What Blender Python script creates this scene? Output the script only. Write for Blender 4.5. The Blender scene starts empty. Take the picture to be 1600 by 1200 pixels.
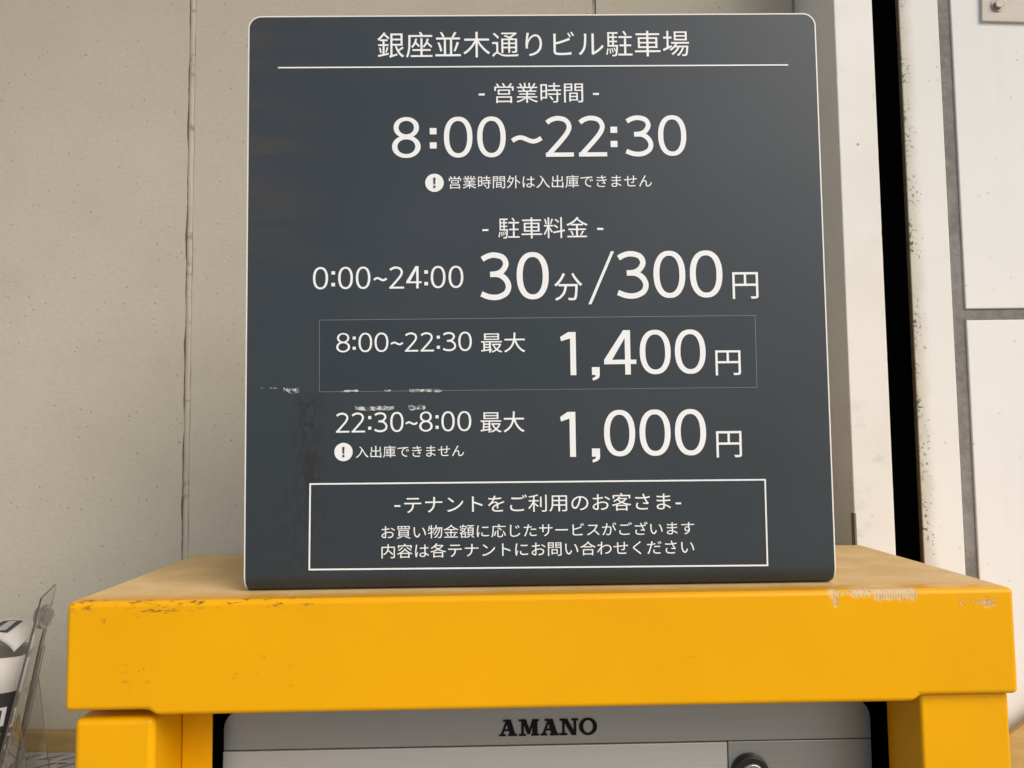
import bpy, bmesh, math, random
from mathutils import Vector, Matrix
R = math.radians
random.seed(7)
S = bpy.context.scene
Z0 = 1.20                      # height of the machine's top above the ground

# ------------------------------------------------------------------ camera
cam = bpy.data.cameras.new('camera')
co = bpy.data.objects.new('camera', cam); S.collection.objects.link(co)
cam.sensor_width = 36.0; cam.sensor_fit = 'HORIZONTAL'; cam.lens = 29.01
cam.clip_start = 0.01; cam.clip_end = 500
rx = Vector((0.99992856, 0.00082984, -0.01192448)); up = Vector((0.01195332, -0.06941856, 0.99751601)); fw = Vector((0, 0.99758728, 0.06942352))
M = Matrix((rx, up, -fw)).transposed().to_4x4(); M.translation = (0, 0, Z0 + 0.09173)
co.matrix_world = M
S.camera = co

# ------------------------------------------------------------------ light
SUN_EL, SUN_AZ = 40, 44        # degrees; azimuth measured from the camera's back (-Y) towards +X
w = bpy.data.worlds.new("World"); S.world = w; w.use_nodes = True
wn = w.node_tree; bg = wn.nodes['Background']
sky = wn.nodes.new('ShaderNodeTexSky'); sky.sky_type = 'NISHITA'; sky.sun_disc = False
sky.sun_elevation = R(SUN_EL); sky.sun_rotation = R(180 - SUN_AZ)
sky.air_density = 0.8; sky.dust_density = 2.5; sky.ozone_density = 0.6
wn.links.new(sky.outputs[0], bg.inputs[0]); bg.inputs[1].default_value = 0.125
sl = bpy.data.lights.new('sun', 'SUN'); so = bpy.data.objects.new('sun', sl); S.collection.objects.link(so)
sl.energy = 1.45; sl.angle = R(45); sl.color = (1.0, 0.94, 0.83)
sd = Vector((math.sin(R(SUN_AZ)) * math.cos(R(SUN_EL)), -math.cos(R(SUN_AZ)) * math.cos(R(SUN_EL)), math.sin(R(SUN_EL))))
so.rotation_euler = sd.to_track_quat('Z', 'Y').to_euler(); so.location = sd * 5 + Vector((0, 0, Z0))
S.view_settings.view_transform = 'Standard'; S.view_settings.look = 'None'
S.view_settings.exposure = 0.6; S.view_settings.gamma = 1.0

# ------------------------------------------------------------------ helpers
def link(o, parent=None):
    S.collection.objects.link(o)
    if parent: o.parent = parent
    return o
def tag(o, label=None, cat=None, kind=None, group=None):
    if label: o['label'] = label
    if cat: o['category'] = cat
    if kind: o['kind'] = kind
    if group: o['group'] = group
    return o
def thing(name, label, cat, loc=(0, 0, 0), rot=None):
    o = bpy.data.objects.new(name, None); o.empty_display_size = 0.05
    link(o)
    if rot is None: o.location = (loc[0], loc[1], loc[2] + Z0)
    else:
        m = rot.to_4x4(); m.translation = (loc[0], loc[1], loc[2] + Z0); o.matrix_world = m
    return tag(o, label, cat)
def mesh(name, verts, faces, mats, parent=None, bevel=0, seg=3, smooth=False, fm=None, loc=None):
    me = bpy.data.meshes.new(name); me.from_pydata([tuple(v) for v in verts], [], faces)
    bm = bmesh.new(); bm.from_mesh(me)
    if not fm and not smooth == 'sheet': bmesh.ops.recalc_face_normals(bm, faces=bm.faces)
    bm.to_mesh(me); bm.free()
    for m in (mats if isinstance(mats, (list, tuple)) else [mats]): me.materials.append(m)
    if fm:
        for p, i in zip(me.polygons, fm): p.material_index = i
    o = link(bpy.data.objects.new(name, me), parent)
    if loc: o.location = (loc[0], loc[1], loc[2] + Z0)
    if smooth or bevel:
        for p in me.polygons: p.use_smooth = True
    if bevel:
        b = o.modifiers.new('bevel', 'BEVEL'); b.width = bevel; b.segments = seg; b.limit_method = 'ANGLE'; b.angle_limit = R(35); b.harden_normals = True; b.use_clamp_overlap = False
    elif smooth is True:
        me.set_sharp_from_angle(angle=R(40))
    return o
def box(x0, x1, y0, y1, z0, z1, b=0):
    v = [(x, y, z) for z in (z0, z1) for y in (y0, y1) for x in (x0, x1)]
    return v, [(0, 2, 3, 1), (4, 5, 7, 6), (0, 1, 5, 4), (1, 3, 7, 5), (3, 2, 6, 7), (2, 0, 4, 6)]
def prism(outline, y0, y1):
    """outline of (x, z) extruded from y0 to y1"""
    n = len(outline)
    v = [(x, y0, z) for x, z in outline] + [(x, y1, z) for x, z in outline]
    f = [tuple(range(n)), tuple(range(2 * n - 1, n - 1, -1))] + [(i, i + n, (i + 1) % n + n, (i + 1) % n) for i in range(n)]
    return v, f
def merge(*vf):
    V, F = [], []
    for v, f in vf:
        k = len(V); V += list(v); F += [tuple(i + k for i in q) for q in f]
    return V, F
def rrect(x0, x1, z0, z1, r, corners=(1, 1, 1, 1), n=8):
    """rounded rectangle; corners: bottom-left, bottom-right, top-right, top-left"""
    out = []
    for (cx, cz, a0, sx, sz), on in zip(((x0, z0, 180, 1, 1), (x1, z0, 270, -1, 1), (x1, z1, 0, -1, -1), (x0, z1, 90, 1, -1)), corners):
        if not on: out.append((cx, cz)); continue
        for i in range(n + 1):
            a = R(a0 + 90 * i / n); out.append((cx + sx * r + r * math.cos(a), cz + sz * r + r * math.sin(a)))
    return out
def cyl(c, axis, r, l, n=32, r2=None):
    """closed cylinder from c along axis"""
    ax = Vector(axis).normalized(); u = ax.orthogonal().normalized(); w_ = ax.cross(u); c = Vector(c)
    V = [c + u * r * math.cos(2 * math.pi * i / n) + w_ * r * math.sin(2 * math.pi * i / n) for i in range(n)]
    q = r if r2 is None else r2
    V += [c + ax * l + u * q * math.cos(2 * math.pi * i / n) + w_ * q * math.sin(2 * math.pi * i / n) for i in range(n)]
    F = [tuple(range(n)), tuple(range(2 * n - 1, n - 1, -1))] + [(i, i + n, (i + 1) % n + n, (i + 1) % n) for i in range(n)]
    return V, F

# node helper ------------------------------------------------------
class NT:
    def __init__(s, name):
        s.m = bpy.data.materials.new(name); s.m.use_nodes = True; s.t = s.m.node_tree
        s.p = s.t.nodes['Principled BSDF']; s.c = s.t.nodes.new('ShaderNodeTexCoord')
        s.co = s.c.outputs['Object']
    def put(s, sock, v):
        if hasattr(v, 'is_output') or isinstance(v, bpy.types.NodeSocket): s.t.links.new(v, sock)
        elif isinstance(v, (tuple, list)) and len(v) == 3 and sock.type == 'RGBA': sock.default_value = (*v, 1)
        else: sock.default_value = v
    def set(s, **k):
        for a, v in k.items():
            s.put(s.p.inputs[{'color': 'Base Color', 'rough': 'Roughness', 'metal': 'Metallic', 'spec': 'Specular IOR Level', 'trans': 'Transmission Weight', 'ior': 'IOR', 'alpha': 'Alpha', 'normal': 'Normal', 'coat': 'Coat Weight', 'coatr': 'Coat Roughness'}[a]], v)
        return s.m
    def math(s, op, a, b=0.0, c=None, clamp=False):
        n = s.t.nodes.new('ShaderNodeMath'); n.operation = op; n.use_clamp = clamp
        s.put(n.inputs[0], a); s.put(n.inputs[1], b)
        if c is not None: s.put(n.inputs[2], c)
        return n.outputs[0]
    def map(s, scale=(1, 1, 1), loc=(0, 0, 0), src=None):
        n = s.t.nodes.new('ShaderNodeMapping'); n.inputs['Scale'].default_value = scale; n.inputs['Location'].default_value = loc
        s.put(n.inputs[0], src or s.co); return n.outputs[0]
    def noise(s, scale, detail=4, rough=0.55, vec=None, dist=0.0):
        n = s.t.nodes.new('ShaderNodeTexNoise'); n.inputs['Scale'].default_value = scale; n.inputs['Detail'].default_value = detail
        n.inputs['Roughness'].default_value = rough; n.inputs['Distortion'].default_value = dist; s.put(n.inputs['Vector'], vec or s.co); return n.outputs[0]
    def voro(s, scale, vec=None, feature='F1', rnd=1.0):
        n = s.t.nodes.new('ShaderNodeTexVoronoi'); n.feature = feature; n.inputs['Scale'].default_value = scale; n.inputs['Randomness'].default_value = rnd
        s.put(n.inputs['Vector'], vec or s.co); return n
    def ramp(s, x, a, b, va=0.0, vb=1.0):
        n = s.t.nodes.new('ShaderNodeMapRange'); n.interpolation_type = 'SMOOTHSTEP'
        for i, v in enumerate((x, a, b, va, vb)): s.put(n.inputs[i], v)
        return n.outputs[0]
    def mix(s, f, a, b, blend='MIX'):
        n = s.t.nodes.new('ShaderNodeMix'); n.data_type = 'RGBA'; n.blend_type = blend
        s.put(n.inputs[0], f); s.put(n.inputs[6], a); s.put(n.inputs[7], b); return n.outputs[2]
    def bump(s, h, strength=0.2, dist=0.001, prev=None):
        n = s.t.nodes.new('ShaderNodeBump'); n.inputs['Strength'].default_value = strength; n.inputs['Distance'].default_value = dist
        s.put(n.inputs['Height'], h)
        if prev: s.put(n.inputs['Normal'], prev)
        return n.outputs[0]
    def xyz(s):
        n = s.t.nodes.new('ShaderNodeSeparateXYZ'); s.put(n.inputs[0], s.co); return n.outputs
    def nz(s):
        g = s.t.nodes.new('ShaderNodeNewGeometry'); n = s.t.nodes.new('ShaderNodeSeparateXYZ'); s.put(n.inputs[0], g.outputs['True Normal']); return n.outputs[2]
    def area(s, x0, x1, z0, z1, e=0.002, wob=None):
        """soft mask that is 1 inside a rectangle of object x, z"""
        X, Y, Z = s.xyz()
        if wob is not None:
            X = s.math('ADD', X, wob); Z = s.math('ADD', Z, wob)
        a = s.math('MULTIPLY', s.ramp(X, x0 - e, x0 + e), s.ramp(X, x1 - e, x1 + e, 1, 0))
        b = s.math('MULTIPLY', s.ramp(Z, z0 - e, z0 + e), s.ramp(Z, z1 - e, z1 + e, 1, 0))
        return s.math('MULTIPLY', a, b)
    def mul(s, *a):
        r = a[0]
        for v in a[1:]: r = s.math('MULTIPLY', r, v)
        return r
    def mx(s, *a):
        r = a[0]
        for v in a[1:]: r = s.math('MAXIMUM', r, v)
        return r
def plain(name, col, rough=0.5, **k):
    n = NT(name); return n.set(color=col, rough=rough, **k)

# ------------------------------------------------------------------ materials
def concrete_mat():
    n = NT('beige_concrete')
    big = n.noise(3.0, 5, 0.6); mid = n.noise(14, 6, 0.6); fine = n.noise(260, 3, 0.6); stv = n.noise(1.0, 5, 0.6, n.map((22, 22, 2.5)))
    col = n.mix(n.ramp(big, 0.3, 0.72), (0.485, 0.438, 0.335), (0.54, 0.49, 0.38))
    col = n.mix(n.math('MULTIPLY', n.ramp(mid, 0.45, 0.75), 0.2), col, (0.43, 0.385, 0.295))
    col = n.mix(n.math('MULTIPLY', n.ramp(stv, 0.5, 0.8), 0.25), col, (0.45, 0.41, 0.335))
    warp = n.t.nodes.new('ShaderNodeVectorMath'); warp.operation = 'ADD'; wn_ = n.t.nodes.new('ShaderNodeTexNoise'); wn_.inputs['Scale'].default_value = 90; n.put(wn_.inputs['Vector'], n.co); n.put(warp.inputs[0], n.co)
    ws = n.t.nodes.new('ShaderNodeVectorMath'); ws.operation = 'SCALE'; ws.inputs['Scale'].default_value = 0.012; n.put(ws.inputs[0], wn_.outputs['Color']); n.put(warp.inputs[1], ws.outputs[0])
    v = n.voro(48, warp.outputs[0]); pick = n.t.nodes.new('ShaderNodeSeparateColor'); n.put(pick.inputs[0], v.outputs['Color'])
    hole = n.math('MULTIPLY', n.ramp(v.outputs['Distance'], 0.01, n.ramp(pick.outputs[1], 0, 1, 0.05, 0.26), 1, 0), n.ramp(pick.outputs[0], 0.90, 0.95))
    v2 = n.voro(150); p2 = n.t.nodes.new('ShaderNodeSeparateColor'); n.put(p2.inputs[0], v2.outputs['Color'])
    hole2 = n.math('MULTIPLY', n.ramp(v2.outputs['Distance'], 0.05, 0.25, 1, 0), n.ramp(p2.outputs[1], 0.955, 0.98))
    hh = n.mx(hole, n.math('MULTIPLY', hole2, 0.6))
    col = n.mix(n.math('MULTIPLY', n.ramp(n.noise(1, 4, 0.65, n.map((160, 160, 330))), 0.35, 0.7), 0.20), col, (0.36, 0.315, 0.24))
    scr_ = n.mul(n.ramp(n.noise(1, 6, 0.75, n.map((34, 34, 70))), 0.58, 0.68), n.ramp(n.noise(5, 4), 0.48, 0.62))
    col = n.mix(n.math('MULTIPLY', scr_, 0.3), col, (0.27, 0.235, 0.18))
    col = n.mix(n.math('MULTIPLY', hh, 0.5), col, (0.17, 0.145, 0.11))
    h = n.math('SUBTRACT', n.math('ADD', n.math('MULTIPLY', fine, 0.5), n.math('MULTIPLY', n.noise(60, 5), 0.9)), n.math('MULTIPLY', hh, 1.1))
    return n.set(color=col, rough=0.85, spec=0.25, normal=n.bump(h, 0.6, 0.001))
def sealant_mat():
    n = NT('joint_sealant')
    lines = n.noise(1, 3, 0.5, n.map((40, 40, 70))); big = n.noise(6, 4)
    col = n.mix(n.ramp(big, 0.35, 0.7), (0.44, 0.385, 0.295), (0.54, 0.485, 0.39))
    col = n.mix(n.math('MULTIPLY', n.ramp(lines, 0.56, 0.68), 0.6), col, (0.16, 0.12, 0.085))
    return n.set(color=col, rough=0.7, normal=n.bump(lines, 0.5, 0.002))
def white_wall_mat(name, edge=None, base=(0.82, 0.795, 0.725)):
    n = NT(name)
    big = n.noise(4, 5, 0.6); fine = n.noise(190, 4, 0.6); sp = n.voro(120); ps = n.t.nodes.new('ShaderNodeSeparateColor'); n.put(ps.inputs[0], sp.outputs['Color'])
    col = n.mix(n.ramp(big, 0.3, 0.75), tuple(c * 0.93 for c in base), base)
    drips = n.noise(1, 5, 0.6, n.map((60, 60, 3)))
    col = n.mix(n.math('MULTIPLY', n.ramp(drips, 0.55, 0.8), 0.2), col, (0.56, 0.49, 0.37))
    dot = n.math('MULTIPLY', n.ramp(sp.outputs['Distance'], 0.05, 0.2, 1, 0), n.ramp(ps.outputs[0], 0.82, 0.9))
    col = n.mix(n.math('MULTIPLY', dot, 0.4), col, (0.3, 0.26, 0.2))
    h = n.math('SUBTRACT', fine, dot)
    if edge is not None:                                     # mould and dirt that grew along the slab's left edge
        X, Y, Z = n.xyz(); d = n.math('SUBTRACT', X, edge)
        wob = n.math('MULTIPLY', n.math('SUBTRACT', n.noise(30, 4), 0.5), 0.012)
        band = n.ramp(n.math('ADD', d, wob), 0.000, 0.016, 1, 0)
        col = n.mix(n.math('MULTIPLY', band, 0.75), col, (0.50, 0.45, 0.33))
        spots = n.ramp(n.noise(260, 5, 0.65), n.ramp(d, 0.0, 0.017, 0.50, 0.64), n.ramp(d, 0.0, 0.017, 0.56, 0.70))
        clump = n.ramp(n.noise(1, 4, 0.6, n.map((60, 60, 26))), 0.40, 0.58)
        col = n.mix(n.mul(spots, clump, n.ramp(d, 0.012, 0.020, 1, 0), 0.88), col, (0.035, 0.032, 0.022))
        col = n.mix(n.ramp(d, 0.0003, 0.0018, 0.9, 0), col, (0.13, 0.09, 0.04))
    return n.set(color=col, rough=0.6, spec=0.3, normal=n.bump(h, 0.14, 0.0008))
def post_mat():
    n = NT('white_painted_post')
    big = n.noise(5, 5, 0.6)
    col = n.mix(n.ramp(big, 0.3, 0.7), (0.74, 0.70, 0.62), (0.82, 0.79, 0.73))
    X, Y, Z = n.xyz()
    smear = n.mul(n.ramp(n.noise(1, 5, 0.6, n.map((30, 30, 60))), 0.55, 0.75), n.ramp(Z, Z0 + 0.05, Z0 + 0.16, 1, 0.25), 0.4)
    col = n.mix(smear, col, (0.42, 0.37, 0.30))
    # rust flecks along the right arris
    d = n.math('SUBTRACT', 0.0180, X)
    rust = n.mul(n.ramp(n.noise(1, 4, 0.6, n.map((300, 300, 70))), 0.62, 0.68), n.ramp(d, 0.0, 0.004, 1, 0))
    col = n.mix(n.math('MULTIPLY', rust, 0.85), col, (0.23, 0.10, 0.03))
    v = n.voro(45); pv = n.t.nodes.new('ShaderNodeSeparateColor'); n.put(pv.inputs[0], v.outputs['Color'])
    fl = n.math('MULTIPLY', n.ramp(v.outputs['Distance'], 0.03, 0.09, 1, 0), n.ramp(pv.outputs[0], 0.90, 0.93))
    col = n.mix(n.math('MULTIPLY', fl, 0.8), col, (0.22, 0.16, 0.10))
    return n.set(color=col, rough=0.45, spec=0.4, normal=n.bump(n.noise(90, 4), 0.12, 0.001))
def yellow_mat(name, wear=False):
    n = NT(name)
    orange = n.noise(420, 2, 0.5); big = n.noise(7, 4)
    col = n.mix(n.ramp(big, 0.3, 0.7), (0.735, 0.342, 0.0), (0.785, 0.372, 0.0))
    nrm = n.bump(orange, 0.12, 0.0006); rough = 0.33
    if wear:
        X, Y, Z = n.xyz()
        nz = n.nz()
        g = n.noise(170, 6, 0.7); g2 = n.noise(1, 6, 0.7, n.map((110, 110, 420)))
        # settled dust on the flat top
        rubbed = n.ramp(n.math('ADD', Y, n.math('MULTIPLY', n.math('SUBTRACT', n.noise(45, 5, 0.65), 0.5), 0.02)), 0.004, 0.026, 0.06, 1)
        dust = n.mul(n.ramp(nz, 0.55, 0.97), rubbed, n.ramp(n.noise(35, 6, 0.65), 0.15, 0.5, 0.78, 0.95))
        col = n.mix(dust, col, n.mix(n.ramp(n.noise(18, 6, 0.65), 0.35, 0.7), (0.60, 0.415, 0.19), (0.72, 0.52, 0.275)))
        col = n.mix(n.math('MULTIPLY', n.mul(n.ramp(nz, 0.9, 0.99), n.ramp(n.noise(650, 2), 0.62, 0.7)), 0.35), col, (0.22, 0.14, 0.06))
        # dark chips along the left top arris and rubbed marks lower down
        chips = n.mx(n.mul(n.area(-0.224, -0.192, -0.0075, 0.003, 0.004), n.ramp(g2, 0.53, 0.60)),
                     n.mul(n.area(-0.262, -0.250, -0.005, 0.004, 0.003), n.ramp(g2, 0.52, 0.58)),
                     n.mul(n.area(-0.25, -0.12, -0.0045, 0.001, 0.0015), n.ramp(g2, 0.56, 0.62)),
                     n.mul(n.area(-0.152, -0.128, -0.009, -0.004, 0.002), n.ramp(g, 0.56, 0.62)),
                     n.mul(n.area(-0.244, -0.236, -0.0155, -0.011, 0.002), n.ramp(g, 0.57, 0.62)))
        front = n.ramp(Y, 0.005, 0.010, 1, 0)
        chips = n.mul(chips, front)
        col = n.mix(n.math('MULTIPLY', chips, 0.8), col, (0.10, 0.055, 0.02))
        rub = n.mx(n.mul(n.area(-0.235, -0.21, -0.052, -0.033, 0.006), n.ramp(n.noise(1, 6, 0.72, n.map((120, 120, 170)), 0.6), 0.58, 0.64)),
                   n.mul(n.area(-0.17, -0.13, -0.055, -0.03, 0.006), n.ramp(n.noise(1, 6, 0.72, n.map((110, 110, 190)), 0.6), 0.59, 0.66)),
                   n.mul(n.area(0.10, 0.26, -0.043, -0.034, 0.003), n.ramp(n.noise(1, 5, 0.7, n.map((60, 60, 700))), 0.62, 0.68)),
                   n.mul(n.area(-0.26, 0.30, -0.06, -0.006, 0.004), n.ramp(n.noise(1, 6, 0.75, n.map((70, 70, 130))), 0.70, 0.76)))
        col = n.mix(n.math('MULTIPLY', rub, 0.45), col, (0.32, 0.15, 0.015))
        # pale scraped patches of bare primer at the right
        wob = n.math('MULTIPLY', n.math('SUBTRACT', n.noise(160, 4), 0.5), 0.010)
        hat = n.t.nodes.new('ShaderNodeTexWave'); n.put(hat.inputs['Vector'], n.map((1, 1, 0.5))); hat.inputs['Scale'].default_value = 190; hat.inputs['Distortion'].default_value = 3.0; hat.inputs['Detail'].default_value = 2
        scr = n.mx(n.mul(n.area(0.216, 0.242, -0.0058, 0.002, 0.0014, wob), n.ramp(g, 0.34, 0.42)), n.mul(n.area(0.203, 0.226, -0.0034, 0.002, 0.0014, wob), n.ramp(g, 0.40, 0.48)),
                   n.area(0.1905, 0.1940, -0.0100, 0.002, 0.0012, wob),
                   n.mul(n.area(0.194, 0.216, -0.0025, 0.0008, 0.0008, wob), n.ramp(g, 0.45, 0.55)),
                   n.mul(n.area(0.268, 0.290, -0.0105, -0.0065, 0.001, wob), n.ramp(g2, 0.50, 0.56)))
        scr = n.mul(scr, front)
        pr = n.mix(n.ramp(n.math('ADD', n.math('MULTIPLY', hat.outputs['Fac'], 0.35), n.noise(1, 5, 0.7, n.map((420, 420, 160)))), 0.50, 0.72), (0.50, 0.34, 0.16), (0.66, 0.48, 0.26))
        col = n.mix(scr, col, pr)
        dep = n.mx(chips, scr)
        rough = n.mx(n.math('MULTIPLY', dust, 0.75), n.math('MULTIPLY', dep, 0.7), 0.31)
        nrm = n.bump(n.math('MULTIPLY', dep, -1.0), 0.5, 0.0006, nrm)
    return n.set(color=col, rough=rough, spec=0.2, normal=nrm)
def film_mat():
    n = NT('slate_print_film')
    base = n.mix(n.ramp(n.noise(9, 4), 0.3, 0.7), (0.027, 0.035, 0.040), (0.033, 0.041, 0.046))
    X, Y, Z = n.xyz()
    # wiped smears at the left, boosted to paint in a brown reflection
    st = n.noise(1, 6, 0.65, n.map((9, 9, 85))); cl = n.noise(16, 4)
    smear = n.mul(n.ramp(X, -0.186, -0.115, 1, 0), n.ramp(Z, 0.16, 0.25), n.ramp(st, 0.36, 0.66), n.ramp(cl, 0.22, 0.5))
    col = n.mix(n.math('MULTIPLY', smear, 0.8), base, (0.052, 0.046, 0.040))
    dk = n.mul(n.area(-0.19, -0.165, 0.20, 0.345, 0.012), n.ramp(n.noise(1, 6, 0.7, n.map((60, 60, 260))), 0.52, 0.66), n.ramp(cl, 0.42, 0.6))
    col = n.mix(n.math('MULTIPLY', dk, 0.6), col, (0.014, 0.013, 0.012))
    # old adhesive left in two tall patches
    bl = n.noise(1, 7, 0.72, n.map((190, 190, 105))); bc = n.noise(40, 4)
    wob = n.math('MULTIPLY', n.math('SUBTRACT', n.noise(60, 4), 0.5), 0.012)
    glue = n.mx(n.mul(n.area(-0.153, -0.138, 0.062, 0.122, 0.006, wob), n.ramp(bl, 0.44, 0.53)),
                n.mul(n.area(-0.162, -0.136, 0.010, 0.062, 0.009, wob), n.ramp(bl, 0.45, 0.58), 0.75))
    glue = n.mul(glue, n.ramp(bc, 0.2, 0.42))
    col = n.mix(n.math('MULTIPLY', glue, 0.62), col, (0.016, 0.011, 0.009))
    lint = n.math('MULTIPLY', n.ramp(n.noise(520, 3, 0.6), 0.74, 0.79), 0.25)
    col = n.mix(lint, col, (0.15, 0.15, 0.14))
    rough = n.math('ADD', n.math('ADD', 0.33, n.math('MULTIPLY', n.noise(5, 4), 0.08)), n.math('ADD', n.math('MULTIPLY', smear, 0.10), n.math('MULTIPLY', glue, 0.3)))
    return n.set(color=col, rough=rough, spec=0.36, normal=n.bump(n.noise(1, 2, 0.5, n.map((150, 150, 700))), 0.03, 0.0003))
def brushed_mat(name, col, rough=0.38):
    n = NT(name); br = n.noise(1, 4, 0.6, n.map((25, 25, 1600)))
    c = n.mix(n.ramp(br, 0.3, 0.7), tuple(v * 0.93 for v in col), col)
    return n.set(color=c, rough=rough, metal=0.55, normal=n.bump(br, 0.06, 0.0003))
def paper_mat():
    n = NT('leaflet_paper'); return n.set(color=n.mix(n.ramp(n.noise(20, 4), 0.3, 0.7), (0.52, 0.485, 0.42), (0.62, 0.585, 0.52)), rough=0.6)
def card_mat(name, a, b):
    n = NT(name); g = n.noise(1, 5, 0.65, n.map((18, 18, 90)))
    return n.set(color=n.mix(n.ramp(g, 0.3, 0.7), a, b), rough=0.75, normal=n.bump(g, 0.2, 0.0006))
def tape_mat():
    n = NT('torn_tape'); g = n.noise(260, 6, 0.75); m = n.noise(70, 4)
    return n.set(color=n.mix(n.ramp(g, 0.35, 0.62), (0.12, 0.12, 0.115), (0.66, 0.65, 0.60)), rough=0.55, alpha=n.ramp(n.math('ADD', g, n.math('MULTIPLY', m, 0.5)), 0.62, 0.82, 0.12, 0.95), normal=n.bump(g, 0.6, 0.0006))
def ground_mat():
    n = NT('pale_paving'); g = n.noise(160, 5, 0.7); b = n.noise(3, 4)
    return n.set(color=n.mix(n.ramp(g, 0.3, 0.7), (0.22, 0.21, 0.19), n.mix(b, (0.28, 0.27, 0.245), (0.34, 0.325, 0.295))), rough=0.9, normal=n.bump(g, 0.5, 0.004))

M_CONC, M_SEAL = concrete_mat(), sealant_mat()
M_YEL, M_LID = yellow_mat('yellow_paint'), yellow_mat('worn_yellow_paint', True)
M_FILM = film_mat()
M_WHITE = plain('white_vinyl', (0.80, 0.80, 0.765), 0.4)
M_CORE = plain('white_plate_core', (0.78, 0.75, 0.68), 0.45)
M_BLACK = plain('shade_black', (0.0008, 0.0008, 0.0008), 0.95, spec=0.0)  # deep shade of the gap and the cavity, put into the colour
M_INK = plain('black_ink', (0.004, 0.004, 0.004), 0.6, spec=0.15)
M_DARK = plain('dark_film_ink', (0.035, 0.04, 0.045), 0.4)
M_STICK = plain('slate_sticker', (0.025, 0.034, 0.040), 0.36, spec=0.36)
M_STEDGE = plain('sticker_edge_highlight', (0.20, 0.19, 0.18), 0.5)  # pale rim: highlight on the sticker's thickness, painted as colour
M_EDGE = plain('scuffed_acrylic_edge', (0.17, 0.15, 0.125), 0.4, alpha=0.6)
M_ACRY = plain('clear_acrylic', (0.94, 0.94, 0.92), 0.03, trans=1.0, ior=1.49)
M_FROST = plain('cloudy_acrylic', (0.80, 0.78, 0.74), 0.16, trans=0.92, ior=1.45)

# ------------------------------------------------------------------ ground and walls
sf = mesh('added_shade_slab', *box(-6, 6, -0.35, 1.2, 2.95, 3.15), plain('shade_slab_grey', (0.45, 0.43, 0.38), 0.8)); tag(sf, kind='structure')  # unseen slab, added overhead to darken the upper walls
gm = mesh('ground', *box(-60, 60, -60, 60, -0.3, 0), ground_mat()); tag(gm, kind='structure')

def wobble_line(x, z0, z1, amp, step=0.004, rough=0.5):
    """slightly wandering vertical line as (x, z) points going up"""
    pts, a, b = [], random.uniform(0, 9), random.uniform(0, 9)
    z, j = z0, 0.0
    while z < z1:
        j = j * rough + random.uniform(-1, 1) * amp * 0.55
        pts.append((x + j + amp * (0.8 * math.sin(z * 47 + a) + 0.6 * math.sin(z * 113 + b)), z)); z += step
    pts.append((x, z1)); return pts
W_Y = 0.84; B = -Z0; T = 1.748
wall = thing('concrete_wall', 'beige concrete wall with pinholes and vertical joints behind the sign', 'wall', (0, W_Y, B))
def wp(pts): return [(x, z - B) for x, z in pts]
edge_l = wobble_line(-0.3350, B, T, 0.0006, 0.003); edge_r = wobble_line(-0.3280, B, T, 0.00018)
def sl(name, outline, y0, y1, mat, parent): return mesh(name, *prism(wp(outline), y0, y1), mat, parent)
sl('wall_panel', [(-1.6, B)] + edge_l + [(-1.6, T)], 0, 0.0011, M_CONC, wall)
e2 = wobble_line(0.0895, B, T, 0.0002); e3 = wobble_line(0.0930, B, T, 0.0002)
sl('wall_panel', edge_r[::-1] + e2, 0, 0.09, M_CONC, wall)
sl('wall_panel', e3[::-1] + [(0.2995, B), (0.2995, T)], 0, 0.09, M_CONC, wall)
def bead(x0, x1, depth, bulge):
    v, f, rows = [], [], [B + (T - B) * i / 220 for i in range(221)]
    for i, z in enumerate(rows):
        jl = random.uniform(-.0002, .0002)
        for k in range(7):
            u = k / 6; v.append((x0 + jl + (x1 - x0) * u, depth - bulge * math.sin(math.pi * u) + random.uniform(-.00008, .00008), z - B))
    for i in range(220):
        for k in range(6): a = i * 7 + k; f.append((a, a + 1, a + 8, a + 7))
    o = mesh('joint_sealant', v, f, M_SEAL, wall, smooth='sheet')
    m = o.modifiers.new('thickness', 'SOLIDIFY'); m.thickness = 0.012; m.offset = -1
    return o
bead(-0.3343, -0.3283, 0.0006, 0.0010); bead(0.0898, 0.0926, 0.0028, 0.0008); bead(0.2998, 0.3024, 0.003, 0.0)

mesh('crack_dirt', *box(-1.6, -.33435, 0.0012, 0.09, 0, T - B), plain('brown_crack_dirt', (0.15, 0.105, 0.07), 0.9), wall)
P_Y = 0.74
post = mesh('pillar', *box(-0.0179, 0.0179, 0, 0.16, 0, T - B), post_mat(), bevel=0.0012, loc=(0.3207, P_Y, B))
mesh('filler_strip', *box(-.0186, -.0166, -.0012, 0.006, 1.0, 1.2245), plain('brown_filler', (0.20, 0.155, 0.10), 0.8), post, bevel=0.0004)
tag(post, 'narrow white painted pillar with rust flecks, left of the black gap', 'pillar')
gap = mesh('gap_shade', *box(-0.0118, 0.0118, 0.005, 0.16, 0, T - B), M_BLACK, loc=(0.3505, P_Y, B))  # black fill standing in for the shade inside the deep gap
tag(gap, 'tall black fill for the shade in the gap between the white pillar and the white panelled wall', 'gap shade')

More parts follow.
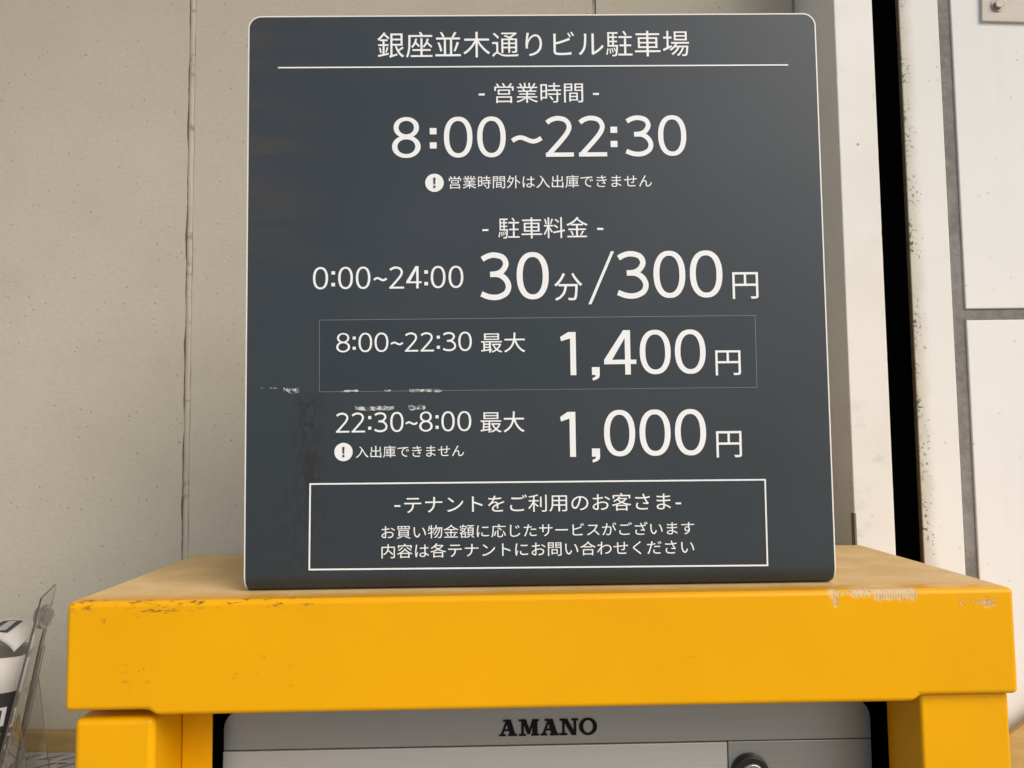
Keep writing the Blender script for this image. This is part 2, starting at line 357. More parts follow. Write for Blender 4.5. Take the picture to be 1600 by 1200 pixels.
pw = thing('panel_wall', 'white panelled wall with grey mortar joints and mould specks on its edge', 'wall', (0.3625, P_Y, B))
M_PANEL_E = white_wall_mat('mouldy_white_panel', 0.0); M_PANEL = white_wall_mat('white_panel', None, (0.83, 0.81, 0.755))
def pnl(x0, x1, z0, z1, mat): return mesh('wall_panel', *box(x0 - 0.3625, x1 - 0.3625, 0, 0.14, z0 - B, z1 - B), mat, pw, bevel=0.0012)
pnl(0.3625, 0.3995, B, T, M_PANEL_E); pnl(0.4112, 1.5, 0.2064, T, M_PANEL); pnl(0.4112, 1.5, B, 0.1962, M_PANEL)
def mortar_mat():
    n = NT('grey_mortar'); g = n.noise(140, 5, 0.65); b = n.noise(14, 4)
    return n.set(color=n.mix(n.ramp(n.math('ADD', n.math('MULTIPLY', g, .5), n.math('MULTIPLY', b, .5)), 0.35, 0.65), (0.165, 0.155, 0.135), (0.265, 0.25, 0.225)), rough=0.9, normal=n.bump(n.math('ADD', g, b), 0.6, 0.002))
M_MORT = mortar_mat()
mesh('mortar_joint', *box(0.3997 - 0.3625, 0.4110 - 0.3625, 0.0022, 0.13, 0, T - B), M_MORT, pw)
mesh('mortar_joint', *box(0.4111 - 0.3625, 1.5 - 0.3625, 0.0022, 0.13, 0.1964 - B, 0.2062 - B), M_MORT, pw)

# bolted plate, top right
M_PLATE = card_mat('beige_painted_steel', (0.60, 0.53, 0.45), (0.68, 0.61, 0.53))
bp = thing('bolt_plate', 'small beige painted steel plate with one bolt on the white wall', 'metal plate', (0.4377, P_Y, 0.4738), Matrix.Rotation(R(2.5), 3, 'Y'))
mesh('plate', *box(0, 0.13, -0.0035, -0.0002, 0, 0.12), M_PLATE, bp, bevel=0.0008)
v1 = cyl((0.0140, -0.0036, 0.0147), (0, -1, 0), 0.0062, 0.0010, 32)
v2 = cyl((0.0140, -0.0046, 0.0147), (0, -1, 0), 0.0046, 0.0034, 6, 0.0043)
mesh('bolt', *merge(v1, v2), plain('dull_bolt_steel', (0.34, 0.30, 0.25), 0.5, metal=0.4), bp, bevel=0.0005)

# ------------------------------------------------------------------ the payment machine
mach = thing('payment_machine', 'yellow steel parking payment machine with grey front and dusty top', 'payment machine', (0, 0.5, B), Matrix.Rotation(0.0204, 3, 'Z'))
UP = -B
def mp(name, v, f, mat, **k): return mesh(name, [(x, y, z + UP) for x, y, z in v], f, mat, mach, **k)
# lid with a lower lip between the two corner posts
lid_out = [(-0.2648, -0.0632), (-0.2160, -0.0632), (-0.2118, -0.0665), (0.2385, -0.0665), (0.2422, -0.0630), (0.3020, -0.0630), (0.3020, 0), (-0.2648, 0)]
lid = mp('lid', *prism(lid_out, 0, 0.2096), M_LID, bevel=0.0034, seg=4)
lid.location = (0, 0, UP); lid.data.transform(Matrix.Translation((0, 0, -UP)))
mp('corner_post', *box(-0.2618, -0.2146, 0.006, 0.2, B, -0.0690), M_YEL, bevel=0.0042, seg=4)
mp('corner_post', *box(0.2446, 0.2988, 0.006, 0.2, B, -0.0634), M_YEL, bevel=0.0022)
mp('inner_frame', *box(-0.2143, -0.1951, 0.0500, 0.2, B, -0.0672), M_YEL, bevel=0.0008)
mp('cavity_shade', *merge(box(-0.1948, 0.2443, 0.0950, 0.1, B, -0.0672), box(-0.1949, -0.1929, 0.0515, 0.0948, B, -0.0672), box(0.2406, 0.2444, 0.0500, 0.0948, B, -0.0672)), M_BLACK)  # black boxes painted as the shade around the recessed panel
M_HEAD = brushed_mat('grey_header_metal', (0.35, 0.345, 0.31), 0.36); M_FACE = brushed_mat('light_grey_metal', (0.58, 0.56, 0.50), 0.4)
hd = mp('header_panel', *prism(rrect(-0.1925, 0.2400, -0.1100, -0.0835, 0.0125, (0, 0, 1, 1)), 0.065, 0.092), M_HEAD, bevel=0.0006)
fp = mp('front_panel', *merge(prism([(-0.1927, B + .05), (0.1424, B + .05), (0.1424, -0.1106), (-0.1927, -0.1106)], 0.0645, 0.092)), M_FACE, bevel=0.0006)
mp('side_panel', *prism([(0.1431, B + .05), (0.2400, B + .05), (0.2400, -0.1105), (0.1431, -0.1105)], 0.0652, 0.092), M_HEAD, bevel=0.0006)
lk = mp('lock', *merge(cyl((0.1570, 0.0651, -0.1305), (0, -1, 0), 0.0128, 0.006, 48, 0.0118)), plain('black_lock_ring', (0.012, 0.012, 0.012), 0.3), bevel=0.0008)
mesh('key_cylinder', *[[(x, y, z + UP) for x, y, z in q] if i == 0 else q for i, q in enumerate(merge(cyl((0.1570, 0.0590, -0.1305), (0, -1, 0), 0.0085, 0.002, 40, 0.0075), box(0.1562, 0.1578, 0.0563, 0.0568, -0.1345, -0.1265)))], plain('lock_steel', (0.5, 0.49, 0.46), 0.25, metal=1.0), lk, bevel=0.0004)

# ------------------------------------------------------------------ lettering tools
def sheet(polys, y, dy=0.0):
    """flat polygons of (x, z) as one mesh just in front of a surface; each next one a hair prouder"""
    V, F = [], []
    for i, p in enumerate(polys):
        k = len(V); V += [(x, y - dy * i, z) for x, z in p]; F.append(tuple(range(k, k + len(p))))
    return V, F
class Pen:
    """stroke shapes in a unit-high box, collected as strips"""
    def __init__(s): s.V, s.F, s.n = [], [], 0
    def strip(s, A, Bp, closed=False):
        k = len(s.V); m = len(A); d = -s.n * 0.000015; s.n += 1
        for a, b in zip(A, Bp): s.V += [(a[0], d, a[1]), (b[0], d, b[1])]
        for i in range(m if closed else m - 1):
            j = (i + 1) % m; s.F.append((k + 2 * i, k + 2 * i + 1, k + 2 * j + 1, k + 2 * j))
    def poly(s, P):
        k = len(s.V); d = -s.n * 0.000015; s.n += 1
        s.V += [(x, d, z) for x, z in P]; s.F.append(tuple(range(k, k + len(P))))
    def ring(s, cx, cz, a, b, ta, tb, p=2.25, n=72):
        def se(A, Bb, t):
            c, q = math.cos(t), math.sin(t); return (cx + A * math.copysign(abs(c) ** (2 / p), c), cz + Bb * math.copysign(abs(q) ** (2 / p), q))
        ts = [2 * math.pi * i / n for i in range(n)]
        s.strip([se(a, b, t) for t in ts], [se(a - ta, b - tb, t) for t in ts], True)
    def line(s, pts, wd, curve=True):
        if curve:
            P = [pts[0]] + list(pts) + [pts[-1]]; out = []
            for i in range(1, len(P) - 2):
                for k in range(8):
                    t = k / 8; a, b, c, d = P[i - 1], P[i], P[i + 1], P[i + 2]
                    out.append(tuple(0.5 * (2 * b[q] + (c[q] - a[q]) * t + (2 * a[q] - 5 * b[q] + 4 * c[q] - d[q]) * t * t + (3 * b[q] - a[q] - 3 * c[q] + d[q]) * t ** 3) for q in (0, 1)))
            out.append(pts[-1]); pts = out
        A, C = [], []
        for i, p in enumerate(pts):
            q0 = Vector(pts[max(0, i - 1)]); q1 = Vector(pts[min(len(pts) - 1, i + 1)]); t = (q1 - q0).normalized(); nn = Vector((-t.y, t.x))
            A.append((p[0] + nn.x * wd / 2, p[1] + nn.y * wd / 2)); C.append((p[0] - nn.x * wd / 2, p[1] - nn.y * wd / 2))
        s.strip(A, C)
def glyph(ch, w, small):
    g = Pen(); k = w / 0.70; st = 0.098 if small else 0.115
    if ch == '0': g.ring(w / 2, .5, w / 2, .5, st + .010, st - .010)
    elif ch == '8': g.ring(w / 2, .742, w * .445, .258, st + .005, st - .022, 2.05); g.ring(w / 2, .275, w / 2, .275, st + .012, st - .02, 2.05)
    elif ch == '1': g.poly([(w - .128, 0), (w, 0), (w, .97), (w - .128, .97)]); g.poly([(0, .86), (w - .17, .97), (w - .10, .97), (w - .10, .835), (.02, .765)])
    elif ch == '2':
        g.line([(x * k, z) for x, z in ((.035, .835), (.14, .905), (.31, .944), (.50, .895), (.590, .755), (.545, .595), (.40, .41), (.22, .215), (.075, .06))], st)
        g.poly([(0, 0), (w, 0), (w, st - .012), (0.0, st - .012)])
    elif ch == '3':
        g.line([(x * k, z) for x, z in ((.045, .855), (.16, .915), (.31, .944), (.50, .895), (.575, .76), (.51, .625), (.39, .553), (.22, .535))], st)
        g.line([(x * k, z) for x, z in ((.22, .535), (.42, .525), (.565, .43), (.630, .285), (.575, .14), (.40, .056), (.20, .06), (.02, .125))], st)
    elif ch == '4':
        g.poly([(0, .235), (w, .235), (w, .235 + st - .015), (0, .235 + st - .015)]); a = w * .65
        g.poly([(a, 0), (a + st + .01, 0), (a + st + .01, 1), (a, 1)]); g.poly([(0, .30), (0, .235 + st - .015), (a - .03, 1), (a + .04, 1), (a + .03, .87), (.16, .30)])
    elif ch == ':':
        for z0, z1 in (((.13, .285), (.655, .81)) if small else ((.225, .378), (.572, .727))): g.poly([(0, z0), (w, z0), (w, z1), (0, z1)])
    elif ch == ',': g.poly([(0, .175), (w, .175), (w, 0), (w * .93, -.06), (w * .6, -.10), (.1 * w, -.125), (.05 * w, -.07), (.42 * w, -.045), (.5 * w, 0), (0, 0)])
    elif ch == '~': g.line([(w * (.02 + .96 * i / 12), .43 + .068 * math.sin(math.pi * (2 * i / 12)) * 1.0 + .03 * math.cos(math.pi * i / 12) * -1) for i in range(13)], st * .95)
    elif ch == '/': g.poly([(0, -.115), (.065, -.115), (w, 1.0), (w - .065, 1.0)])
    return g
def digits(row, y):
    z0, z1, chars = row; h = z1 - z0; V, F = [], []
    for ch, x0, x1 in chars:
        g = glyph(ch, (x1 - x0) / h, h < 18); k = len(V)
        V += [((x0 + x * h) * .001, y + d, (z0 + z * h) * .001) for x, d, z in g.V]; F += [tuple(i + k for i in f) for f in g.F]
    return V, F
def text_mesh(s, x0, x1, z0, z1, y, spread=None, off=0.0):
    """a line of type fitted to the ink box x0..x1, z0..z1 (metres)"""
    c = bpy.data.curves.new('type', 'FONT'); c.body = s; c.resolution_u = 4; c.offset = off
    o = bpy.data.objects.new('type', c); S.collection.objects.link(o)
    dg = bpy.context.evaluated_depsgraph_get(); dg.update()
    me = bpy.data.meshes.new_from_object(o.evaluated_get(dg))
    V = [tuple(v.co) for v in me.vertices]; F = [tuple(p.vertices) for p in me.polygons]
    bpy.data.objects.remove(o); bpy.data.curves.remove(c); bpy.data.meshes.remove(me)
    xs = [v[0] for v in V]; ys = [v[1] for v in V]; a, b, c0, d = min(xs), max(xs), min(ys), max(ys)
    return [(x0 + (x - a) / (b - a) * (x1 - x0), y, z0 + (q - c0) / (d - c0) * (z1 - z0)) for x, q, _ in V], F

# maker's name on the header, slab-serif capitals
def amano():
    P = []
    def add(x0, x1, polys):
        for p in polys: P.append([(x0 + u * (x1 - x0), -0.1041 + v * 0.0108) for u, v in p])
    A = [[(.02, 0), (.38, 0), (.38, .13), (.02, .13)], [(.50, 0), (1, 0), (1, .13), (.50, .13)],
         [(.10, .05), (.24, .05), (.50, .90), (.38, .90)], [(.60, .05), (.92, .05), (.66, 1), (.36, 1)], [(.25, .30), (.72, .30), (.72, .42), (.25, .42)], [(.24, .88), (.55, .88), (.55, 1), (.24, 1)]]
    Mg = [[(0, 0), (.36, 0), (.36, .13), (0, .13)], [(.60, 0), (1, 0), (1, .13), (.60, .13)], [(.12, .05), (.25, .05), (.25, .95), (.12, .95)], [(.66, .05), (.92, .05), (.92, .95), (.66, .95)],
          [(0, .87), (.36, .87), (.36, 1), (0, 1)], [(.68, .87), (1, .87), (1, 1), (.68, 1)], [(.12, 1), (.36, 1), (.56, .28), (.42, .10)], [(.42, .10), (.54, .10), (.80, 1), (.68, 1)]]
    Ng = [[(0, 0), (.40, 0), (.40, .13), (0, .13)], [(.62, .87), (1, .87), (1, 1), (.62, 1)], [(0, .87), (.34, .87), (.34, 1), (0, 1)], [(.13, .05), (.26, .05), (.26, .95), (.13, .95)], [(.74, 0), (.88, 0), (.88, .95), (.74, .95)],
          [(.13, 1), (.40, 1), (.88, 0), (.62, 0)]]
    add(-0.0104, 0.0021, A); add(0.0031, 0.0167, Mg); add(0.0173, 0.0301, A); add(0.0305, 0.0430, Ng)
    V, F = sheet(P, 0.0646, 0.000012)
    g = Pen(); g.ring(.0494, -.0987, .0061, .0057, .0029, .0016, 2.05, 60)
    k = len(V); V += [(x, 0.0646 + d, z) for x, d, z in g.V]; F += [tuple(i + k for i in f) for f in g.F]
    return V, F
V, F = amano(); mesh('lettering', [(x, y, z + UP) for x, y, z in V], F, M_INK, hd, smooth='sheet')

# ------------------------------------------------------------------ the sign
ax = Vector((0.99990468, 0.01378687, 0.00073995)); au = Vector((-0.00066890, -0.00515747, 0.99998648)); ay = au.cross(ax)
sign = thing('parking_sign', 'dark slate parking price sign with white lettering on the yellow machine', 'sign', (0.01697, 0.52294, 0.0004), Matrix((ax, ay, au)).transposed())
SW, SH, SR, BR_, TH = 0.3705, 0.3693, 0.0085, 0.0105, 0.003
def plate_rows(inset):
    r = SR - inset; top = SH - inset; hw = SW / 2 - inset; rows = []
    for i in range(11):
        a = R(90 - 9 * i); rows.append((0.0, top - r + r * math.sin(a), hw - r + r * math.cos(a), 0.0))
    for i in range(1, 31): rows.append((0.0, top - r + (BR_ - top + r) * i / 30, hw, 0.0))
    for i in range(1, 15):
        a = R(90 * i / 14); rows.append((BR_ - BR_ * math.cos(a), BR_ - BR_ * math.sin(a), hw, a))
    return rows                                  # (y, z, half width, angle of the bend)
rows = plate_rows(0); rows = rows + [(0.05, 0, SW / 2, R(90)), (0.10, 0, SW / 2, R(90))]
V, F = [], []
for y, z, hw, a in rows:
    ny, nz_ = -math.cos(a), -math.sin(a)
    V += [(-hw, y, z), (hw, y, z), (hw, y - ny * TH, z - nz_ * TH), (-hw, y - ny * TH, z - nz_ * TH)]
for i in range(len(rows) - 1):
    for k in range(4): F.append((4 * i + k, 4 * i + (k + 1) % 4, 4 * i + 4 + (k + 1) % 4, 4 * i + 4 + k))
F += [(0, 1, 2, 3), tuple(4 * (len(rows) - 1) + k for k in (3, 2, 1, 0))]
plate = mesh('plate', V, F, M_CORE, sign, smooth=True)
fr = plate_rows(0.0009); V, F = [], []
for y, z, hw, a in fr: V += [(-hw, y - math.cos(a) * .0002, z - math.sin(a) * .0002), (hw, y - math.cos(a) * .0002, z - math.sin(a) * .0002)]
for i in range(len(fr) - 1): F.append((2 * i, 2 * i + 2, 2 * i + 3, 2 * i + 1))
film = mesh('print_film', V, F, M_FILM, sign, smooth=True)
Y1, Y2 = -0.0005, -0.0008
TEXT=[
    ('銀座並木通りビル駐車場', -101.52, 101.46, 340.54, 357.88) ,
    ('営業時間', -25.95, 31.66, 310.08, 323.37) ,
    ('営業時間外は入出庫できません', -55.86, 74.98, 253.84, 262.17) ,
    ('駐車料金', -24.35, 33.01, 221.01, 234.8) ,
    ('分', 10.85, 28.87, 180.53, 198.35) ,
    ('円', 125.18, 141.76, 180.54, 197.81) ,
    ('最大', -36.2, -8.23, 147.7, 160.41) ,
    ('円', 112.75, 128.87, 131.62, 147.5) ,
    ('最大', -37.06, -9.38, 97.08, 110.33) ,
    ('入出庫できません', -115.6, -47.68, 82.2, 89.65) ,
    ('円', 111.91, 128.02, 79.56, 96.17) ,
    ('テナントをご利用のお客さま', -85.45, 82.1, 47.05, 58.07) ,
    ('お買い物金額に応じたサービスがございます', -99.66, 96.46, 31.51, 39.97) ,
    ('内容は各テナントにお問い合わせください', -99.69, 96.14, 19.57, 28.42) ,
]
DIG=[
    (274.28,301.22,[('8', -92.22, -73.87), (':', -67.94, -63.56), ('0', -58.82, -40.44), ('0', -37.35, -18.95), ('~', -15.15, 4.46), ('2', 6.85, 24.94), ('2', 28.27, 46.5), (':', 48.88, 53.29), ('3', 58.42, 76.79), ('0', 79.78, 98.05)]),
    (189.42,203.78,[('0', -142.79, -133.21), (':', -131.11, -128.77), ('0', -126.78, -117.43), ('0', -115.55, -106.31), ('~', -104.2, -95.77), ('2', -94.25, -84.88), ('4', -83.48, -73.75), (':', -71.99, -69.64), ('0', -67.89, -58.5), ('0', -56.51, -47.12)]),
    (181.61,212.16,[('3', -36.27, -16.31), ('0', -13.02, 7.43), ('/', 32.52, 49.6), ('3', 51.02, 71.66), ('0', 74.61, 95.03), ('0', 97.99, 118.91)]),
    (148.94,161.28,[('8', -127.91, -119.18), (':', -117.55, -115.57), ('0', -113.83, -105.21), ('0', -103.7, -94.96), ('~', -93.44, -85.64), ('2', -84.47, -76.07), ('2', -74.56, -66.16), (':', -64.29, -62.31), ('3', -60.56, -51.8), ('0', -50.63, -42.11)]),
    (132.79,161.16,[('1', 14.05, 23.99), (',', 33.94, 38.86), ('4', 41.79, 62.29), ('0', 64.63, 84.34), ('0', 87.04, 106.65)]),
    (98.21,110.85,[('2', -128.08, -119.64), ('2', -118.26, -109.81), (':', -107.84, -105.88), ('3', -104.14, -95.46), ('0', -93.95, -85.61), ('~', -84.34, -76.81), ('8', -75.76, -67.3), (':', -65.44, -63.47), ('0', -61.73, -53.38), ('0', -51.64, -42.93)]),
    (81.13,110.42,[('1', 13.23, 22.93), (',', 33.0, 38.1), ('0', 40.89, 60.58), ('0', 63.37, 83.07), ('0', 85.87, 105.6)]),
]
BARS=[
    (-36.10,-32.29,315.16,316.53),
    (38.00,41.92,315.00,316.38),
    (-34.63,-30.75,226.07,227.30),
    (39.04,43.04,226.10,227.46),
    (-91.56,-87.76,51.35,52.44),
    (85.14,88.63,50.56,51.69),
]
def mm(*a): return [v * .001 for v in a]
def lettering(vf, parent=None, mat=None, name='lettering'): return mesh(name, *vf, mat or M_WHITE, parent or sign, smooth='sheet')
st = mesh('price_sticker', *merge(sheet([[(-.1384, .12425), (.1387, .12385), (.1390, .16965), (-.1385, .16955)]], -0.0005),
     sheet([[(-.1387, .12395), (.1390, .12355), (.1387, .12385), (-.1384, .12425)], [(.1390, .12355), (.1393, .16995), (.1390, .16965), (.1387, .12385)], [(-.1388, .16985), (-.1385, .16955), (.1390, .16965), (.1393, .16995)], [(-.1387, .12395), (-.1384, .12425), (-.1385, .16955), (-.1388, .16985)]], -0.0005)),
     [M_STICK, M_STEDGE], sign, fm=[0, 1, 1, 1, 1])
for i, (s, x0, x1, z0, z1) in enumerate(TEXT):
    on = i in (6, 7)
    lettering(text_mesh(s, *mm(x0, x1, z0, z1), Y2 if on else Y1), st if on else sign)
DIG[2:3] = [(*DIG[2][:2], DIG[2][2][:2]), (*DIG[2][:2], DIG[2][2][2:])]
for i, row in enumerate(DIG): lettering(digits(row, Y2 if i in (4, 5) else Y1), st if i in (4, 5) else sign)
for x0, x1, z0, z1 in BARS: lettering(sheet([[(a * .001, b * .001) for a, b in ((x0, z0), (x1, z0), (x1, z1), (x0, z1))]], Y1), name='dash')
lettering(sheet([[(-.1658, .3341), (.16595, .33375), (.16595, .33465), (-.1658, .3350)]], Y1), name='rule_line')
def ring4(o, i): return [[o[k], o[(k + 1) % 4], i[(k + 1) % 4], i[k]] for k in range(4)]
fo = [(-.14505, .01285), (.14245, .01130), (.14265, .06570), (-.14465, .06680)]; t_ = .0010
fi = [(fo[0][0] + t_, fo[0][1] + t_), (fo[1][0] - t_, fo[1][1] + t_), (fo[2][0] - t_, fo[2][1] - t_), (fo[3][0] + t_, fo[3][1] - t_)]
lettering(sheet(ring4(fo, fi), Y1), name='frame_line')
for cx, cz, r in ((-65.1, 257.85, 5.95), (-123.35, 86.05, 5.75)):
    d = lettering(sheet([[((cx + r * math.cos(2 * math.pi * i / 56)) * .001, (cz + r * math.sin(2 * math.pi * i / 56)) * .001) for i in range(56)]], Y1), name='notice_symbol')
    q = lambda u: u * r / 5.95
    lettering(sheet([[((cx + q(a)) * .001, (cz + q(b)) * .001) for a, b in p] for p in (((-.75, 3.3), (-.5, -1.1), (.5, -1.1), (.75, 3.3)), ((-.7, -3.3), (.7, -3.3), (.7, -1.9), (-.7, -1.9)))], Y2), d, M_DARK, 'exclamation_mark')
# scraps of torn tape and their edges
M_TAPE = tape_mat()
def scrap(x0, x1, z0, z1, tri=False, y=-0.00085):
    n = 13; top, bot = [], []
    for i in range(n):
        u = i / (n - 1); x = x0 + (x1 - x0) * u
        top.append((x * .001, (z1 - random.uniform(0, .25) * (z1 - z0)) * .001))
        f = (abs(u - .62) * 1.5 if tri else random.uniform(0, .35)) if not u in (0, 1) else .6
        bot.append((x * .001, (z0 + min(.9, f) * .55 * (z1 - z0)) * .001))
    mesh('tape_scrap', *sheet([bot + top[::-1]], y), M_TAPE, sign, smooth='sheet')
scrap(-161, -150.6, 122.6, 127.3, True); scrap(-169.5, -165.2, 126.3, 127.2); scrap(-175.6, -173, 126.7, 127.3)
scrap(-125, -114, 123.6, 125.2); scrap(-97.5, -93.5, 123.8, 125.0); scrap(-82, -61, 122.9, 125.3)
scrap(-116, -91.5, 111.6, 115.0); scrap(-82.4, -71.8, 111.6, 115.2)

# ------------------------------------------------------------------ things at the left: shelf, batten, pamphlet, holder, leaflet
shelf = mesh('wall_shelf', *box(-0.30, 0.30, -0.20, 0, -0.018, 0), card_mat('grey_shelf_board', (0.30, 0.28, 0.25), (0.36, 0.34, 0.30)), bevel=0.001, loc=(-0.592, 0.8385, -0.2095))
tag(shelf, 'grey shelf board on the concrete wall left of the yellow machine', 'shelf')
bat = mesh('wooden_batten', *box(-0.30, 0.30, -0.0085, 0, 0, 0.0218), card_mat('tan_wood', (0.36, 0.235, 0.085), (0.45, 0.30, 0.12)), bevel=0.0006, loc=(-0.592, 0.8385, -0.2093))
tag(bat, 'tan wooden strip lying against the wall at the back of the shelf', 'batten')
pam = thing('pamphlet', 'grey printed pamphlet with blue slanted lettering lying on the shelf', 'pamphlet', (-0.50, 0.735, -0.2093))
mesh('page_stack', *box(-0.16, 0.20, -0.05, 0.0935, 0, 0.0035), card_mat('grey_newsprint', (0.40, 0.39, 0.36), (0.50, 0.48, 0.44)), pam, bevel=0.0008)
V, F = [], []
def hpoly(pts):
    k = len(V); V.extend((x, y, 0.0038) for x, y in pts); F.append(tuple(range(k, k + len(pts))))
for r_, (y0, dy, xs) in enumerate(((0.072, 0.014, 0.02), (0.044, 0.022, 0.045), (0.010, 0.02, -0.04), (-0.025, 0.024, -0.04))):
    x = xs
    while x < 0.19:
        wd = random.uniform(0.007, 0.012); sl_ = 0.018
        hpoly([(x, y0), (x + wd * .38, y0), (x + wd * .38 + sl_, y0 + dy), (x + sl_, y0 + dy)])
        if random.random() < .75: hpoly([(x + wd * .45 + sl_, y0 + dy * .86), (x + wd * 1.3 + sl_, y0 + dy * .86), (x + wd * 1.35 + sl_, y0 + dy), (x + wd * .45 + sl_ + .001, y0 + dy)])
        if random.random() < .6: hpoly([(x + wd * .45, y0), (x + wd * 1.2, y0), (x + wd * 1.25, y0 + dy * .18), (x + wd * .5, y0 + dy * .18)])
        x += wd * 1.55 + 0.004
mesh('blue_print', V, F, plain('blue_grey_ink', (0.10, 0.115, 0.17), 0.6), pam, smooth='sheet')

# clear acrylic leaflet holder
def plate3(pts, nrm, t):
    nv = Vector(nrm).normalized() * t; n = len(pts)
    v = [Vector(p) for p in pts] + [Vector(p) + nv for p in pts]
    return v, [tuple(range(n)), tuple(range(2 * n - 1, n - 1, -1))] + [(i, i + n, (i + 1) % n + n, (i + 1) % n) for i in range(n)]
H0 = Vector((-0.44, 0.70, -0.2090))
holder = thing('leaflet_holder', 'clear acrylic leaflet holder with a round stud, left of the yellow machine', 'leaflet holder', H0)
def ho(name, vf, mat=None, **k): return mesh(name, [Vector(v) - H0 for v in vf[0]], vf[1], mat or [M_ACRY, M_EDGE], holder, fm=None if mat else [0, 0] + [1] * (len(vf[1]) - 2), **k)
FLAP= [(-0.411, 0.69, -0.0753), (-0.4091, 0.6955, -0.0715), (-0.4071, 0.7009, -0.0676), (-0.4073, 0.7075, -0.0627), (-0.4122, 0.7129, -0.0586), (-0.4189, 0.7167, -0.0556), (-0.4268, 0.7189, -0.0538), (-0.4352, 0.72, -0.0528), (-0.45, 0.72, -0.0527), (-0.4476, 0.708, -0.0619), (-0.4363, 0.7015, -0.0668), (-0.4288, 0.6998, -0.0681), (-0.4223, 0.6971, -0.0701), (-0.4165, 0.6938, -0.0725)]
PRN= [(-0.4191, 0.7162, -0.056), (-0.4262, 0.7058, -0.0637), (-0.4366, 0.7069, -0.0628), (-0.4401, 0.7124, -0.0587), (-0.4363, 0.7156, -0.0562), (-0.4288, 0.7167, -0.0555)]
PRW= [(-0.424, 0.7162, -0.0559), (-0.4287, 0.708, -0.0621), (-0.4359, 0.7075, -0.0624), (-0.4351, 0.7113, -0.0596), (-0.4304, 0.7159, -0.0561)]
ho('side_panel', plate3([(-0.3909, .715, -.0249), (-0.3721, .66, -.0272), (-0.4144, .66, -.2090), (-0.4266, .715, -.2090)], (-1, -.3, 0), 0.0016))
ho('foot', plate3([(-.4141, .722, -.1061), (-.4114, .722, -.1045), (-.4085, .722, -.1067), (-.3937, .722, -.2090), (-.4372, .722, -.2090)], (0, 1, 0), 0.0016))
ho('foot', plate3([(-.4046, .68, -.1203), (-.4026, .68, -.1193), (-.4005, .68, -.1208), (-.3850, .68, -.2090), (-.4250, .68, -.2090)], (0, 1, 0), 0.0016))
ho('back_panel', plate3([(-.62, .7172, -.078), (-.4015, .7172, -.078), (-.4266, .7172, -.2090), (-.62, .7172, -.2090)], (0, 1, 0), 0.002))
ho('stud', merge(cyl((-.3878, .6880, -.0470), (1, -.25, 0.05), 0.0100, 0.0042, 32, 0.0094), cyl((-.3835, .6870, -.0468), (1, -.25, 0.05), 0.0070, 0.0022, 32, 0.0045)), M_FROST, bevel=0.0012)

# the leaflet curled up inside the holder
L0 = Vector((-0.433, 0.70, -0.0744)); AX = Vector((-0.1825, 0, -0.9832)); E1 = Vector((0.9832, 0, -0.1825)); RL = 0.0285
leaf = thing('rolled_leaflet', 'white leaflet curled into a roll with a dark lettered band, in the holder', 'leaflet', L0 + AX * 0.1368)
O = L0 - (L0 + AX * 0.1368)
def cy(th, s, r): return O + AX * s + E1 * (r * math.sin(R(th))) + Vector((0, -1, 0)) * (r * math.cos(R(th)))
def tube(t0, t1, s0, s1, r, ns=6, nt=72, th=0.0):
    v = [cy(t0 + (t1 - t0) * i / nt, s0 + (s1 - s0) * j / ns, r) for j in range(ns + 1) for i in range(nt + 1)]
    f = [(j * (nt + 1) + i, j * (nt + 1) + i + 1, (j + 1) * (nt + 1) + i + 1, (j + 1) * (nt + 1) + i) for j in range(ns) for i in range(nt)]
    return v, f
M_PAPER = paper_mat()
def shell(name, vf, mat, parent, t):
    o = mesh(name, *vf, mat, parent, smooth='sheet')
    for p in o.data.polygons: p.use_smooth = True
    if t: m = o.modifiers.new('thickness', 'SOLIDIFY'); m.thickness = t; m.offset = 1
    return o
shell('paper_roll', tube(0, 360, 0, 0.1360, RL), M_PAPER, leaf, 0.0006)
shell('dark_band', tube(-170, 170, 0.0285, 0.1355, RL + 0.0003), plain('charcoal_print', (0.042, 0.038, 0.036), 0.55), leaf, 0)
V, F = [], []
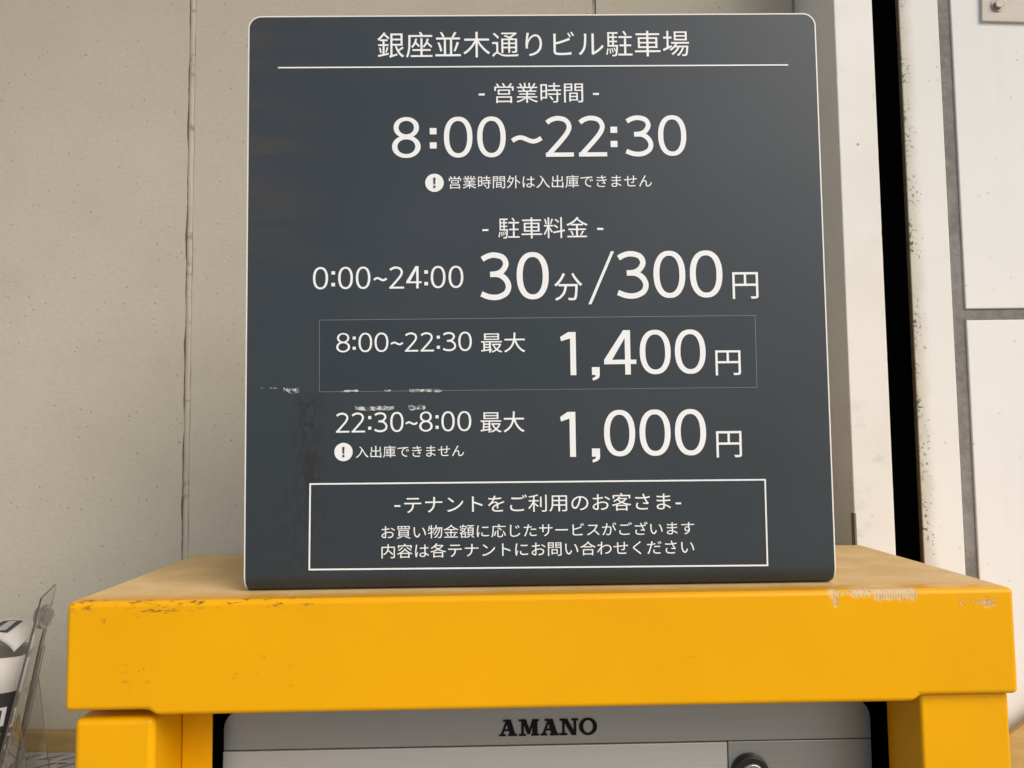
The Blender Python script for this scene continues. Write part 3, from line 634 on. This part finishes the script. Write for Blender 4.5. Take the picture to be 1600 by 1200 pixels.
def patch(t0, t1, s0, s1, sk=0.0):
    n = max(2, int(abs(t1 - t0) / 4)); k = len(V)
    for i in range(n + 1):
        th = t0 + (t1 - t0) * i / n; o_ = sk * (i / n)
        V.append(cy(th, s0 + o_, RL + 0.0006 + .00001 * (k % 7))); V.append(cy(th, s1 + o_, RL + 0.0006 + .00001 * (k % 7)))
    for i in range(n): F.append((k + 2 * i, k + 2 * i + 2, k + 2 * i + 3, k + 2 * i + 1))
for q in ((44, 52, .0375, .0440), (44, 50, .0440, .0760), (52.2, 66, .0402, .0425), (59, 66, .0425, .0530), (50.2, 66, .0530, .0556), (12, 43.8, .0470, .0545), (0, 43.8, .0600, .0625), (50.2, 64, .0600, .0622, .001),
          (38, 43.8, .0690, .0760), (40, 46, .0762, .0830), (50.2, 56, .0690, .0730), (34, 44, .0832, .0900), (42, 49, .0832, .0865), (30, 37, .0902, .1010), (24, 40, .1012, .1080), (-50, -10, .047, .0545), (-34, -26, .040, .0469), (-34, -26, .0546, .085), (-60, -12, .0852, .0905)): patch(*q)
mesh('white_lettering', V, F, M_WHITE, leaf, smooth='sheet')
def fmesh(name, pts, mat, dy, parent):
    base = L0 + AX * 0.1368
    return mesh(name, [Vector(p) - base + Vector((0, -dy, dy * .5)) for p in pts], [tuple(range(len(pts)))], mat, parent, smooth='sheet')
fl_ = fmesh('paper_flap', FLAP, M_PAPER, 0, leaf)
m = fl_.modifiers.new('thickness', 'SOLIDIFY'); m.thickness = 0.0004; m.offset = -1
fmesh('dark_print', PRN, plain('charcoal_ink', (0.05, 0.046, 0.043), 0.55), 0.0007, fl_)
fmesh('pale_print', PRW, plain('grey_white_ink', (0.34, 0.325, 0.30), 0.55), 0.0011, fl_)

# tan sheet at the right, leaning on the white wall behind the machine
cs = mesh('cardboard_sheet', *prism([(0, 0), (0.30, 0), (0.30, 1.2042), (0, 0.9954)], 0, 0.005), card_mat('tan_cardboard', (0.42, 0.27, 0.075), (0.52, 0.34, 0.11)), bevel=0.0006, loc=(0.36, 0.722, B))
tag(cs, 'tan cardboard sheet with a slanted top edge standing against the white panelled wall', 'cardboard')
